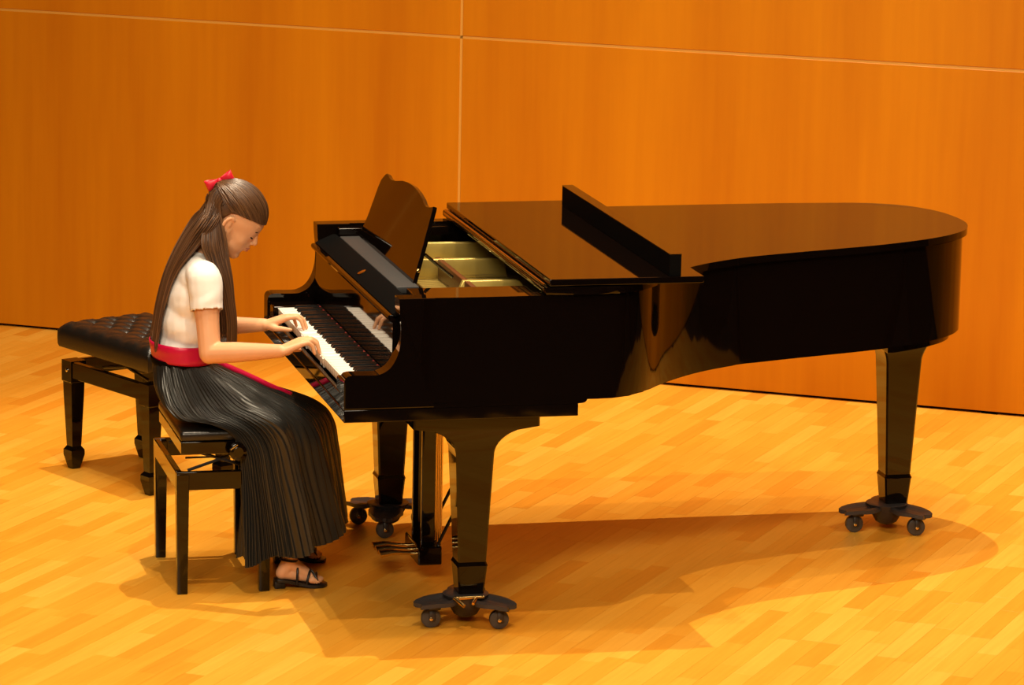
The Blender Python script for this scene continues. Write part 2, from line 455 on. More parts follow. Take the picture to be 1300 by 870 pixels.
for i in range(51):                  # i-th gap counted from the treble end (top note C)
    note = (i % 7)                   # gaps below C: B|C none
    # white keys from treble: C B A G F E D C ...
    if note in (0, 4): continue      # C-B and F-E have no black key
    y = KY0 + (i + 1) * KW
    o = bk if first else bk.copy()
    if not first: COL.objects.link(o); o.parent = piano
    first = False
    o.location = (0, y, 0)
pp('name_board_felt', box(0.168, 0.1715, KY0, W - KY0, KT - 0.004, KT + 0.009), FELT)
# fallboard with its rounded top lip
bm = bmesh.new()
fb = [(0.172, 0.872), (0.176, 1.050), (0.160, 1.058), (0.157, 1.066), (0.160, 1.074), (0.171, 1.076), (0.200, 1.066), (0.200, 0.872)]
add_prism(bm, fb, lambda x, z: Vector((x, 0.077, z)), lambda x, z: Vector((x, W - 0.077, z)), 0.0015)
fall = pp('fallboard', bm, LACQ)
# lock block and the board above the fallboard
bm = bmesh.new()
tb = [(0.176, 1.066), (0.174, 1.078), (0.184, 1.084), (0.236, 1.106), (0.25, 1.106), (0.25, 1.06), (0.20, 1.055)]
add_prism(bm, tb, lambda x, z: Vector((x, 0.077, z)), lambda x, z: Vector((x, W - 0.077, z)), 0.001)
tr = pp('top_rail', bm, MATTE)
bm = bmesh.new(); add_lathe(bm, [(0.004, 0), (0.016, 0.001), (0.016, 0.004), (0.006, 0.006)], (0.205, 0.76, 1.0935), (-0.42, 0, 0.9), 16)
obj('lock_plate', bm, BRASS, tr, O)
# music shelf and desk
pp('shelf_board', box(0.25, 0.36, 0.19, W - 0.118, 1.07, 1.084, 0.002), MATTE)
shelf = pp('music_shelf', box(0.252, 0.330, 0.40, 1.42, 1.085, 1.108, 0.002), SLATE, label='matt dark grey shelf')
for y0, y1 in ((0.062, 0.235), (W - 0.118, W - 0.062)):
    pp('shelf_rail', box(0.252, 0.66, y0, y1, 1.10, 1.134, 0.003), LACQ)
for y0, y1 in ((0.062, 0.190), (W - 0.118, W - 0.062)):
    pp('rail_bracket', box(0.30, 0.34, y0 + .01, y1 - .01, 1.04, 1.10, 0.002), LACQ)
k = 0.3
def desk_pt(y, z, off=0.0):
    return Vector((0.322 + k * (z - 1.11) + off, y, z - off * k))
dz = [(0.462, 1.108), (0.500, 1.352), (0.507, 1.362), (0.520, 1.358), (0.560, 1.348), (0.601, 1.346), (0.640, 1.350), (0.680, 1.360), (0.765, 1.371), (0.85, 1.377), (0.946, 1.376),
      (1.03, 1.369), (1.13, 1.353), (1.19, 1.347), (1.235, 1.348), (1.270, 1.354), (1.290, 1.355), (1.305, 1.349), (1.345, 1.325), (1.358, 1.295), (1.362, 1.26), (1.375, 1.19), (1.418, 1.108)]
bm = bmesh.new(); add_prism(bm, dz, lambda y, z: desk_pt(y, z, 0), lambda y, z: desk_pt(y, z, 0.014), 0.002)
desk = pp('music_desk', bm, LACQ, label='scalloped black music desk leaning back')
bm = bmesh.new(); add_tube(bm, [desk_pt(0.50, 1.205, 0.02), (0.475, 0.54, 1.112)], 0.006, 8); obj('desk_prop', bm, LACQS, desk, O)
bm = bmesh.new(); add_tube(bm, [desk_pt(1.33, 1.205, 0.02), (0.475, 1.29, 1.112)], 0.006, 8); obj('desk_prop', bm, LACQS, desk, O)
for (y, z) in ((0.485, 1.215), (0.472, 1.15)):
    bm = bmesh.new(); add_ell(bm, desk_pt(y, z, 0.007), (0.008, 0.006, 0.008)); obj('hinge_knob', bm, BRASS, desk, O)
# iron plate and its struts
bm = bmesh.new()
add_prism(bm, [(0.36, 0.066), (0.36, W - 0.066), (1.5, W - 0.066), (1.5, 0.60), (1.2, 0.42), (0.98, 0.13), (0.86, 0.066)],
          lambda x, y: Vector((x, y, 1.00)), lambda x, y: Vector((x, y, 1.012)))
plate = pp('iron_plate', bm, GOLD, label='bronze coloured iron plate')
for ys, x0, x1 in ((1.40, 0.40, 1.1), (1.06, 0.40, 0.78), (0.63, 0.50, 0.745), (0.30, 0.44, 0.9)):
    bm = bmesh.new()
    h = 0.078
    pr = [(x0, 1.012), (x0 + 0.03, 1.005 + h)] + [(x1 - 0.03 + 0.03 * math.sin(a), 1.005 + h - 0.03 + 0.03 * math.cos(a)) for a in np.linspace(0, PI / 2, 5)] + [(x1 + 0.01, 1.012)]
    add_prism(bm, pr, lambda x, z: Vector((x, ys - 0.012, z)), lambda x, z: Vector((x, ys + 0.012, z)), 0.004)
    obj('plate_strut', bm, GOLD, plate, O)
bm = bmesh.new(); add_box(bm, 0.535, 0.555, 0.50, 1.10, 1.012, 1.082, 0.003)
obj('damper_rail', bm, DARKWOOD, plate, O, label='brown cross rail')
bm = bmesh.new()
for i in range(60):
    y = 0.12 + i * 0.0225
    if y > 1.44: break
    add_tube(bm, [(0.40, y, 1.022), (0.95, y + 0.01, 1.026)], 0.0009, 4, False)
st = obj('string', bm, STEEL, plate, O); st['kind'] = 'stuff'
bm = bmesh.new()
for i in range(60):
    for j in range(3):
        y = 0.12 + i * 0.0225
        if y > 1.44: break
        add_box(bm, 0.385 + j * .016, 0.390 + j * .016, y + j * .004, y + .005 + j * .004, 1.012, 1.036)
tp = obj('tuning_pin', bm, STEEL, plate, O); tp['kind'] = 'stuff'

# lid
lo = offset(outer, -0.017)
lid_pl = [(0.668, -0.012)] + [(max(x, 0.70), y) for x, y in lo if x > 0.69 and y < 0.8 or x > 2.0] + [(x, W + 0.03) for x in np.linspace(1.95, 0.8, 6)] + [(0.668, W + 0.03)]
cl = [lid_pl[0]]
for p in lid_pl[1:]:
    if (Vector(p) - Vector(cl[-1])).length > 0.006: cl.append(p)
bm = bmesh.new()
add_prism(bm, cl, lambda x, y: Vector((x, min(y, W + .03), 1.146)), lambda x, y: Vector((x, min(y, W + .03), 1.171)), 0.006)
pp('main_lid', bm, LACQ)
bm = bmesh.new(); add_box(bm, 0.681, 1.207, -0.012, W + 0.028, 1.1745, 1.1975, 0.003)
flap = pp('lid_flap', bm, LACQ, label='front flap of the lid folded back flat')
bm = bmesh.new(); add_box(bm, 1.090, 1.130, -0.002, 1.476, 1.1975, 1.2685, 0.001)
lp = obj('flap_lip', bm, MATTE, flap, O, 20, label='long black rail standing on the folded flap')
pp('lip_cap', box(1.0895, 1.1305, -0.0025, 1.4765, 1.2686, 1.2720, 0.001), LACQ)
bm = bmesh.new(); add_tube(bm, [(0.672, 0.02, 1.1735), (0.672, W, 1.1735)], 0.005, 10)
add_box(bm, 0.6655, 0.6675, 0.02, W, 1.158, 1.166, 0.0005, 1)
pp('lid_hinge', bm, BRASS, label='thin brass hinge along the lid')

# legs
def leg_piano(cx, cy, top_z, wing=0.0, w_top=0.130, w_bot=0.096, tw=0.20):
    bm = bmesh.new()
    zs = [(0.105, 0.043), (0.150, 0.047), (0.196, 0.051), (0.203, 0.053), (0.210, 0.050), (0.216, w_bot / 2), (top_z - 0.155, w_top / 2)]
    rings = []
    def ring(z, hx, hy, ch=0.006):
        pts = [(-hx + ch, -hy), (hx - ch, -hy), (hx, -hy + ch), (hx, hy - ch), (hx - ch, hy), (-hx + ch, hy), (-hx, hy - ch), (-hx, -hy + ch)]
        return [bm.verts.new((cx + x, cy + y, z)) for x, y in pts]
    for z, h in zs: rings.append(ring(z, h, h))
    # bell-shaped capital that widens to the bracket
    zt0 = top_z - 0.155
    for t in np.linspace(0.15, 1, 9):
        if wing:
            ex = w_top / 2 + (wing - w_top / 2) * (1 - math.sqrt(max(0, 1 - min(1, t * 1.0) ** 2.2)))
        else:
            ex = w_top / 2 + (tw / 2 - w_top / 2) * t ** 2
        rings.append(ring(zt0 + 0.105 * t, ex, w_top / 2 + 0.02 * t * t))
    ex = wing if wing else tw / 2
    rings.append(ring(top_z, ex, w_top / 2 + 0.02))
    for a, c in zip(rings, rings[1:]):
        for q in range(8): bm.faces.new((a[q], a[(q + 1) % 8], c[(q + 1) % 8], c[q]))
    bm.faces.new(rings[0][::-1]); bm.faces.new(rings[-1])
    return bm
pp('leg', leg_piano(0.467, 0.171, 0.734, wing=0.215), LACQ, ang=20)
pp('leg', leg_piano(0.455, 1.470, 0.734, wing=0.215), LACQ, ang=20)
pp('leg', leg_piano(2.315, 1.195, 0.79, w_top=0.135, tw=0.23), LACQ, ang=20)
for (x0, x1, y0, y1, z0, z1) in ((2.10, 2.40, 1.02, 1.37, 0.775, 0.79),):
    pass
bm = bmesh.new()
add_prism(bm, [(x - 0.02, y + 0.01) for x, y in offset(outer, 0.012) if x > 2.12 and y > 0.6], lambda x, y: Vector((x, y, 0.762)), lambda x, y: Vector((x, y, 0.79)), 0.003)
pp('tail_block', bm, LACQ)

# pedal lyre
lyre = pp('lyre_box', box(0.397, 0.482, 0.665, 0.895, 0.068, 0.134, 0.005), LACQ)
for y in (0.700, 0.848):
    bm = bmesh.new(); add_box(bm, 0.414, 0.462, y, y + 0.018, 0.13, 0.736, 0.003)
    obj('lyre_post', bm, LACQ, lyre, O)
for y in (0.735, 0.765, 0.795, 0.825):
    bm = bmesh.new(); add_tube(bm, [(0.492, y, 0.10), (0.492, y, 0.74)], 0.0035, 8)
    obj('pedal_rod', bm, BRASS, lyre, O)
for y in (0.70, 0.86):
    bm = bmesh.new(); add_tube(bm, [(0.475, y, 0.135), (0.475 + 0.30, y, 0.74)], 0.006, 8)
    obj('lyre_brace', bm, LACQS, lyre, O)
for y in (0.720, 0.780, 0.840):
    bm = bmesh.new()
    pts = spline([(0.40, y, 0.098), (0.36, y, 0.104), (0.315, y, 0.108), (0.272, y, 0.100)], 4)
    rr = [0.010 + 0.012 * (i / (len(pts) - 1)) ** 2 for i in range(len(pts))]
    add_tube(bm, pts, rr, 10)
    for v in bm.verts: v.co.z = 0.102 + (v.co.z - 0.102) * 0.7
    obj('pedal', bm, BRASS, lyre, O)

# ---------------------------------------------------------------- dollies under the legs
def dolly(cx, cy, rot, label, brass=True):
    t = thing('piano_dolly', label, 'dolly', (cx, cy, 0))
    G = (cx, cy, 0)
    Rz = Matrix.Rotation(rot, 4, 'Z'); Tm = Matrix.Translation((cx, cy, 0)) @ Rz
    # cup and lobed plate
    bm = bmesh.new(); add_lathe(bm, [(0.022, 0.024), (0.040, 0.034), (0.066, 0.080), (0.078, 0.103), (0.074, 0.105), (0.050, 0.104)], (cx, cy, 0), n=24)
    obj('cup', bm, IRON, t, G)
    for a in range(3):
        ang = a * 2 * PI / 3
        A = Tm @ Matrix.Rotation(ang, 4, 'Z')
        bm = bmesh.new()
        nr, nc = 10, 9; grid = []
        for i in range(nr + 1):
            u = i / nr; r = 0.030 + 0.125 * u
            w = 0.062 * (0.42 + 0.62 * math.sin(PI * (0.12 + 0.62 * u)))
            row = []
            for j in range(nc + 1):
                v = j / nc * 2 - 1
                z = 0.091 - 0.010 * u + 0.012 * abs(v) ** 1.5 + 0.004 * math.cos(v * 9) * math.sin(PI * u)
                row.append(A @ Vector((r + 0.030 * u * u * math.sin(PI * abs(v)) - 0.022 * u * abs(v) ** 4, w * v, z)))
            grid.append(row)
        vt = [[bm.verts.new(p) for p in row] for row in grid]
        vb = [[bm.verts.new(p - Vector((0, 0, 0.014))) for p in row] for row in grid]
        for i in range(nr):
            for j in range(nc):
                bm.faces.new((vt[i][j], vt[i][j + 1], vt[i + 1][j + 1], vt[i + 1][j]))
                bm.faces.new((vb[i][j + 1], vb[i][j], vb[i + 1][j], vb[i + 1][j + 1]))
        for i in range(nr):
            bm.faces.new((vt[i][0], vt[i + 1][0], vb[i + 1][0], vb[i][0])); bm.faces.new((vt[i + 1][nc], vt[i][nc], vb[i][nc], vb[i + 1][nc]))
        for j in range(nc):
            bm.faces.new((vt[0][j + 1], vt[0][j], vb[0][j], vb[0][j + 1])); bm.faces.new((vt[nr][j], vt[nr][j + 1], vb[nr][j + 1], vb[nr][j]))
        obj('arm', bm, IRON, t, G)
        # caster
        wc = A @ Vector((0.132, 0.0, 0.033))
        bm = bmesh.new()
        add_box(bm, -0.012, 0.03, -0.026, 0.026, 0.062, 0.078, 0.004, 1, Matrix.Translation((wc.x, wc.y, 0)))
        for s in (-0.021, 0.021): add_box(bm, -0.010, 0.012, s - 0.003, s + 0.003, 0.026, 0.064, 0.002, 1, Matrix.Translation((wc.x, wc.y, 0)))
        fk = obj('caster_fork', bm, IRON, t, G)
        bm = bmesh.new(); add_lathe(bm, [(0.024, -0.015), (0.032, -0.012), (0.0335, -0.004), (0.0335, 0.004), (0.032, 0.012), (0.024, 0.015)], wc, (0.12, 1, 0), 22)
        obj('wheel', bm, RUBBER, fk, G)
        bm = bmesh.new(); add_lathe(bm, [(0.002, -0.027), (0.006, -0.0255), (0.006, 0.0255), (0.002, 0.027)], wc, (0.12, 1, 0), 14)
        obj('axle_cap', bm, BRASS, fk, G)
    if brass:
        bm = bmesh.new()
        add_tube(bm, [(cx - 0.055, cy - 0.075, 0.106), (cx - 0.030, cy - 0.115, 0.088)], [0.008, 0.007], 8)
        add_tube(bm, [(cx - 0.055, cy - 0.075, 0.106), (cx + 0.045, cy - 0.080, 0.108)], [0.007, 0.006], 8)
        add_tube(bm, [(cx + 0.02, cy - 0.08, 0.106), (cx + 0.00, cy - 0.115, 0.095)], 0.005, 8)
        obj('latch', bm, BRASS, t, G, label='brass latch')
    return t
dolly(0.452, 0.152, math.radians(76), 'black cast iron dolly with brass latch under the piano leg nearest the front', True)
dolly(0.452, 1.470, math.radians(254), 'black cast iron dolly under the piano leg behind the pedals', False)
dolly(2.285, 1.180, math.radians(68), 'black cast iron dolly under the leg at the tail of the piano', False)

# ---------------------------------------------------------------- stool she sits on
stool = thing('piano_stool', 'low glossy black adjustable piano stool with straight square legs under the seated girl', 'stool', (-0.29, 0.93, 0))
SO = tuple(stool.location)
for x, y in ((-0.43, 0.68), (-0.145, 0.68), (-0.43, 1.20), (-0.145, 1.20)):
    bm = bmesh.new()
    add_box(bm, x - 0.022, x + 0.022, y - 0.022, y + 0.022, 0, 0.425, 0.002)
    for v in bm.verts:
        if v.co.z < 0.2: v.co.x = x + (v.co.x - x) * 0.8; v.co.y = y + (v.co.y - y) * 0.8
    obj('leg', bm, LACQ, stool, SO)
bm = bmesh.new(); add_box(bm, -0.452, -0.123, 0.660, 0.682, 0.368, 0.432, 0.003); obj('apron_rail', bm, LACQ, stool, SO)
bm = bmesh.new(); add_box(bm, -0.452, -0.123, 1.198, 1.220, 0.368, 0.432, 0.003); obj('apron_rail', bm, LACQ, stool, SO)
bm = bmesh.new(); add_box(bm, -0.4525, -0.431, 0.683, 1.197, 0.368, 0.432, 0.003); obj('apron_rail', bm, LACQ, stool, SO)
bm = bmesh.new(); add_box(bm, -0.145, -0.1225, 0.683, 1.197, 0.368, 0.432, 0.003); obj('apron_rail', bm, LACQ, stool, SO)
for ys in (0.72, 1.16):
    for sgn in (1, -1):
        bm = bmesh.new(); add_tube(bm, [(-0.29 - sgn * 0.115, ys, 0.425), (-0.29 + sgn * 0.115, ys, 0.500)], 0.006, 6)
        obj('scissor_arm', bm, IRON, stool, SO)
bm = bmesh.new(); add_tube(bm, [(-0.41, 0.74, 0.465), (-0.17, 0.74, 0.465)], 0.004, 6); obj('spindle', bm, STEEL, stool, SO)
bm = bmesh.new(); add_box(bm, -0.435, -0.14, 0.67, 1.20, 0.492, 0.535, 0.003); obj('seat_frame', bm, LACQ, stool, SO)
bm = bmesh.new(); add_box(bm, -0.438, -0.137, 0.667, 1.203, 0.536, 0.572, 0.012, 3); obj('seat', bm, LEATHER, stool, SO)
bm = bmesh.new(); add_lathe(bm, [(0.006, 0), (0.006, 0.02), (0.030, 0.022), (0.033, 0.032), (0.030, 0.046), (0.018, 0.052)], (-0.245, 0.670, 0.505), (0, -1, 0), 16)
kb = obj('height_knob', bm, LACQ, stool, SO)
bm = bmesh.new(); add_tube(bm, [(-0.275, 0.612, 0.518), (-0.250, 0.612, 0.535)], 0.004, 6); obj('knob_rim', bm, CHROME, kb, SO)

# ---------------------------------------------------------------- tufted bench behind
BA = Vector((-0.563, 2.638, 0)); BB = Vector((-0.329, 2.146, 0))
bu = (BB - BA).normalized(); bv = Vector((-bu.y, bu.x, 0)); BL = (BB - BA).length; BWd = 0.33
if bv.x < 0: bv = -bv
bc = (BA + BB) / 2 + bv * BWd / 2
bench = thing('piano_bench', 'black button-tufted leather piano bench with spade feet standing behind the girl', 'bench', (bc.x, bc.y, 0))
BO = (bc.x, bc.y, 0)
Bm = Matrix(((bu.x, bv.x, 0, bc.x), (bu.y, bv.y, 0, bc.y), (0, 0, 1, 0), (0, 0, 0, 1)))
hl, hw = BL / 2, BWd / 2
for sx in (-1, 1):
    for sy in (-1, 1):
        bm = bmesh.new(); rings = []
        for z, h in ((0.0, 0.017), (0.012, 0.020), (0.055, 0.030), (0.075, 0.030), (0.090, 0.020), (0.100, 0.021), (0.30, 0.029), (0.345, 0.030), (0.35, 0.034), (0.432, 0.034)):
            c = Bm @ Vector((sx * hl, sy * hw, z))
            rings.append([bm.verts.new(c + bu * a * h + bv * b_ * h) for a, b_ in ((-1, -1), (1, -1), (1, 1), (-1, 1))])
        for a, c in zip(rings, rings[1:]):
            for q in range(4): bm.faces.new((a[q], a[(q + 1) % 4], c[(q + 1) % 4], c[q]))
        bm.faces.new(rings[0][::-1]); bm.faces.new(rings[-1])
        obj('leg', bm, LACQ, bench, BO, 25)
for (x0, x1, y0, y1) in ((-hl + .034, hl - .034, -hw - .030, -hw - .004), (-hl + .034, hl - .034, hw + .004, hw + .030)):
    bm = bmesh.new(); add_box(bm, x0, x1, y0, y1, 0.365, 0.430, 0.003, 2, Bm); obj('apron_rail', bm, LACQ, bench, BO)
for (x0, x1) in ((-hl - .030, -hl - .004), (hl + .004, hl + .030)):
    bm = bmesh.new(); add_box(bm, x0, x1, -hw + .034, hw - .034, 0.365, 0.430, 0.003, 2, Bm); obj('apron_rail', bm, LACQ, bench, BO)
bm = bmesh.new(); add_lathe(bm, [(0.002, 0.0), (0.007, 0.001), (0.007, 0.004), (0.003, 0.006)], Bm @ Vector((-hl + 0.005, -hw - 0.033, 0.395)), -bv, 12)
obj('bolt_head', bm, CHROME, bench, BO)
for sy in (-1, 1):
    for sgn in (1, -1):
        bm = bmesh.new(); add_tube(bm, [Bm @ Vector((-sgn * .16, sy * .10, 0.415)), Bm @ Vector((sgn * .16, sy * .10, 0.475))], 0.007, 6)
        obj('scissor_arm', bm, IRON, bench, BO)
bm = bmesh.new(); add_box(bm, -hl + .05, hl - .05, -hw + .04, hw - .04, 0.455, 0.482, 0.003, 2, Bm); obj('seat_frame', bm, LACQS, bench, BO)
# cushion with tufts
bm = bmesh.new()
SX, SY, nx, ny = hl + 0.045, hw + 0.045, 60, 40
ZB, ZT = 0.482, 0.585
tufts = [(a * 0.115, b_ * 0.095) for a in (-2, -1, 0, 1, 2) for b_ in (-1, 0, 1)]
tufts += [(a * 0.115, b_ * 0.095) for a in (-1.5, -.5, .5, 1.5) for b_ in (-.5, .5)]
def ctop(x, y):
    ex = min(1, (SX - abs(x)) / 0.05); ey = min(1, (SY - abs(y)) / 0.05)
    e_ = math.sqrt(max(0, 1 - (1 - max(0, ex)) ** 2)) * math.sqrt(max(0, 1 - (1 - max(0, ey)) ** 2))
    z = ZT - 0.035 * (1 - e_)
    d = min(math.hypot(x - a, y - b_) for a, b_ in tufts)
    z -= 0.016 * math.exp(-(d / 0.020) ** 2)
    cell = abs(math.sin((x / 0.115 + y / 0.095) * PI / 1) * math.sin((x / 0.115 - y / 0.095) * PI / 1))
    z -= 0.006 * (1 - min(1, cell * 2.2)) * e_
    return z
gt = [[bm.verts.new(Bm @ Vector((-SX + 2 * SX * i / nx, -SY + 2 * SY * j / ny, ctop(-SX + 2 * SX * i / nx, -SY + 2 * SY * j / ny)))) for j in range(ny + 1)] for i in range(nx + 1)]
for i in range(nx):
    for j in range(ny): bm.faces.new((gt[i][j], gt[i + 1][j], gt[i + 1][j + 1], gt[i][j + 1]))
loop = [gt[i][0] for i in range(nx + 1)] + [gt[nx][j] for j in range(1, ny + 1)] + [gt[i][ny] for i in range(nx - 1, -1, -1)] + [gt[0][j] for j in range(ny - 1, 0, -1)]
prev = loop
for zz, sc in ((0.525, 1.004), (0.495, 1.0), (0.484, 0.985)):
    cur = []
    for v in loop:
        q = Bm.inverted() @ v.co; cur.append(bm.verts.new(Bm @ Vector((q.x * sc, q.y * sc, zz))))
    for q in range(len(loop)): bm.faces.new((prev[q], cur[q], cur[(q + 1) % len(loop)], prev[(q + 1) % len(loop)]))
    prev = cur
bm.faces.new(prev)
cush = obj('tufted_cushion', bm, LEATHER, bench, BO, 60)
for a, b_ in tufts:
    bm = bmesh.new(); add_ell(bm, Bm @ Vector((a, b_, ctop(a, b_) + 0.003)), (0.008, 0.008, 0.004), None, 8, 5); obj('button', bm, LEATHER, cush, BO)

# ---------------------------------------------------------------- the girl
girl = thing('person', 'girl in white T-shirt, red sash and long dark pleated skirt seated playing the piano', 'person', (-0.38, 0.9, 0.0))
GO = tuple(girl.location)
tilt = math.radians(38); yaw = math.radians(-10)
HF = Vector((math.cos(tilt), 0, -math.sin(tilt))); HU = Vector((math.sin(tilt), 0, math.cos(tilt))); HL = Vector((0, 1, 0))
Ry = Matrix.Rotation(yaw, 3, 'Z'); HF = Ry @ HF; HU = Ry @ HU; HL = Ry @ HL
HC = Vector((-0.19, 0.87, 1.244))
HR = Matrix(((HF.x, HL.x, HU.x), (HF.y, HL.y, HU.y), (HF.z, HL.z, HU.z)))
def hp(f, l, u): return HC + HF * f + HL * l + HU * u
bm = bmesh.new()
# head
add_ell(bm, hp(-0.036, 0, 0.024), (0.093, 0.073, 0.086), HR, 28, 18)
add_ell(bm, hp(-0.012, 0, -0.010), (0.064, 0.061, 0.080), HR, 28, 20)    # face
add_ell(bm, hp(0.006, 0, -0.054), (0.046, 0.045, 0.042), HR, 20, 14)     # muzzle
add_ell(bm, hp(0.027, 0, -0.093), (0.025, 0.025, 0.021), HR, 16, 12)     # chin
for s in (-1, 1):
    chain(bm, [hp(-0.045, s * 0.052, -0.035), hp(-0.030, s * 0.040, -0.068), hp(0.020, s * 0.014, -0.088)], [0.022, 0.023, 0.020])   # jaw
    add_ell(bm, hp(0.006, s * 0.030, -0.034), (0.034, 0.027, 0.040), HR, 16, 12)       # cheek
    chain(bm, [hp(0.043, s * 0.010, 0.012), hp(0.033, s * 0.038, 0.013)], [0.0085, 0.0085])  # brow ridge
    chain(bm, [hp(0.035, s * 0.025, -0.003), hp(0.032, s * 0.034, -0.003)], [0.0115, 0.0105])  # eye under its lid
    add_ell(bm, hp(-0.006, s * 0.034, 0.006), (0.044, 0.027, 0.042), HR, 16, 12)       # temple
    add_ell(bm, hp(0.002, s * 0.026, -0.060), (0.040, 0.026, 0.036), HR, 16, 12)       # lower cheek
    # ear
    pts = [hp(-0.054 - 0.018 * math.sin(a) * .8, s * (0.077 + 0.005 * math.sin(a)), -0.017 + 0.027 * math.cos(a)) for a in np.linspace(-0.5, PI + 0.3, 9)]
    chain(bm, pts, [0.0060] * 9)
    add_ell(bm, hp(-0.056, s * 0.072, -0.018), (0.015, 0.006, 0.022), HR, 10, 8)
chain(bm, [hp(0.046, 0, 0.012), hp(0.056, 0, -0.008), hp(0.0655, 0, -0.022)], [0.0085, 0.0092, 0.0098])   # nose
add_ell(bm, hp(0.036, 0, -0.040), (0.022, 0.024, 0.022), HR, 14, 10)
for s in (-1, 1): add_ell(bm, hp(0.056, s * 0.009, -0.028), (0.009, 0.007, 0.006), HR, 10, 8)
chain(bm, [hp(0.048, -0.016, -0.050), hp(0.058, 0, -0.047), hp(0.048, 0.016, -0.050)], [0.004, 0.0062, 0.004])
chain(bm, [hp(0.047, -0.014, -0.058), hp(0.056, 0, -0.059), hp(0.047, 0.014, -0.058)], [0.004, 0.0065, 0.004])
# neck, trunk
chain(bm, [hp(-0.045, 0, -0.045), (-0.305, 0.88, 1.165), (-0.345, 0.88, 1.10)], [0.050, 0.046, 0.060])
def trunk(bm, gr=0.0, low=True):
    add_ell(bm, (-0.350, 0.885, 1.065), (0.070 + gr, 0.128 + gr, 0.070 + gr))
    add_ell(bm, (-0.362, 0.885, 0.990), (0.088 + gr, 0.118 + gr, 0.110 + gr))
    add_ell(bm, (-0.385, 0.89, 0.900), (0.085 + gr, 0.110 + gr, 0.110 + gr))
    add_ell(bm, (-0.400, 0.893, 0.810), (0.080 + gr, 0.108 + gr, 0.100 + gr))
    for s, y in ((-1, 0.765), (1, 1.005)):
        add_cap(bm, (-0.345, 0.885 + s * 0.05, 1.10), (-0.345, y, 1.085), 0.048 + gr, 0.050 + gr)
trunk(bm)
add_ell(bm, (-0.385, 0.90, 0.690), (0.105, 0.150, 0.105))
# arms
RS, RE, RW_ = Vector((-0.345, 0.735, 1.075)), Vector((-0.338, 0.665, 0.845)), Vector((-0.118, 0.525, 0.874))
LS, LE, LW = Vector((-0.345, 1.035, 1.075)), Vector((-0.315, 1.115, 0.850)), Vector((-0.092, 1.00, 0.872))
def limb(bm, S, E_, Wr, ru=(0.050, 0.041, 0.038), rf=(0.039, 0.036, 0.023)):
    chain(bm, [S, S.lerp(E_, .55), E_], list(ru)); chain(bm, [E_, E_.lerp(Wr, .35), Wr], [ru[2]*.97, rf[1], rf[2]])
limb(bm, RS, RE, RW_); limb(bm, LS, LE, LW)
def hand(bm, Wr, fwd, side, knz, tips_z, spread=0.0165, thumb_dir=1.0, curl=1.0):
    """fwd: unit direction of the hand, side: unit towards the thumb"""
    fwd = Vector(fwd).normalized(); side = Vector(side).normalized(); up = Vector((0, 0, 1))
    k0 = Wr + fwd * 0.078
    kn = []
    for i in range(4):                # index .. little
        o = (1.5 - i) * spread
        kp = k0 + side * o + fwd * (-0.004 * (i - 1) ** 2 + 0.002); kp.z = knz - 0.002 * abs(i - 1.2) - 0.0015 * i
        kn.append(kp)
        add_cap(bm, Wr + side * o * .55 + fwd * 0.004, kp, 0.0155, 0.0105)
    add_cap(bm, Wr + side * 0.012 + fwd * .02, kn[0].lerp(Wr, .35), 0.016, 0.014)
    add_cap(bm, Wr - side * 0.012 + fwd * .02, kn[3].lerp(Wr, .35), 0.015, 0.013)
    Ls = (0.034, 0.038, 0.035, 0.028)
    for i in range(4):
        L1 = Ls[i]; d = (fwd + side * (1.5 - i) * 0.07).normalized()
        tz = tips_z[i]
        p0 = kn[i]; p1 = p0 + d * L1 * 0.92 + up * (0.002 + 0.003 * curl)
        p2 = p1 + d * L1 * 0.52 - up * 0.012 * curl
        p3 = p2 + d * L1 * 0.30; p3.z = tz
        p2.z = max(p2.z, tz + 0.010)
        chain(bm, [p0, p1, p2, p3], [0.0092, 0.0080, 0.0072, 0.0062])
    t0 = Wr + side * 0.016 + fwd * 0.012; t1 = Wr + side * 0.036 + fwd * 0.036 - up * 0.006
    t2 = t1 + (fwd * 0.85 + side * 0.35).normalized() * 0.030 - up * 0.003; t3 = t2 + (fwd + side * 0.05).normalized() * 0.024
    t3.z = KT + 0.0062; t2.z = max(t2.z, KT + 0.009)
    chain(bm, [t0, t1, t2, t3], [0.015, 0.0115, 0.0092, 0.0072])
    return kn
SZ = KT + 0.006
hand(bm, RW_, (1.0, 0.20, 0.0), (-0.18, 1.0, 0), 0.905, (SZ, SZ - 0.006, SZ, SZ))
hand(bm, LW, (1.0, -0.12, 0.0), (-0.12, -1.0, 0), 0.903, (SZ, SZ, SZ - 0.006, SZ))
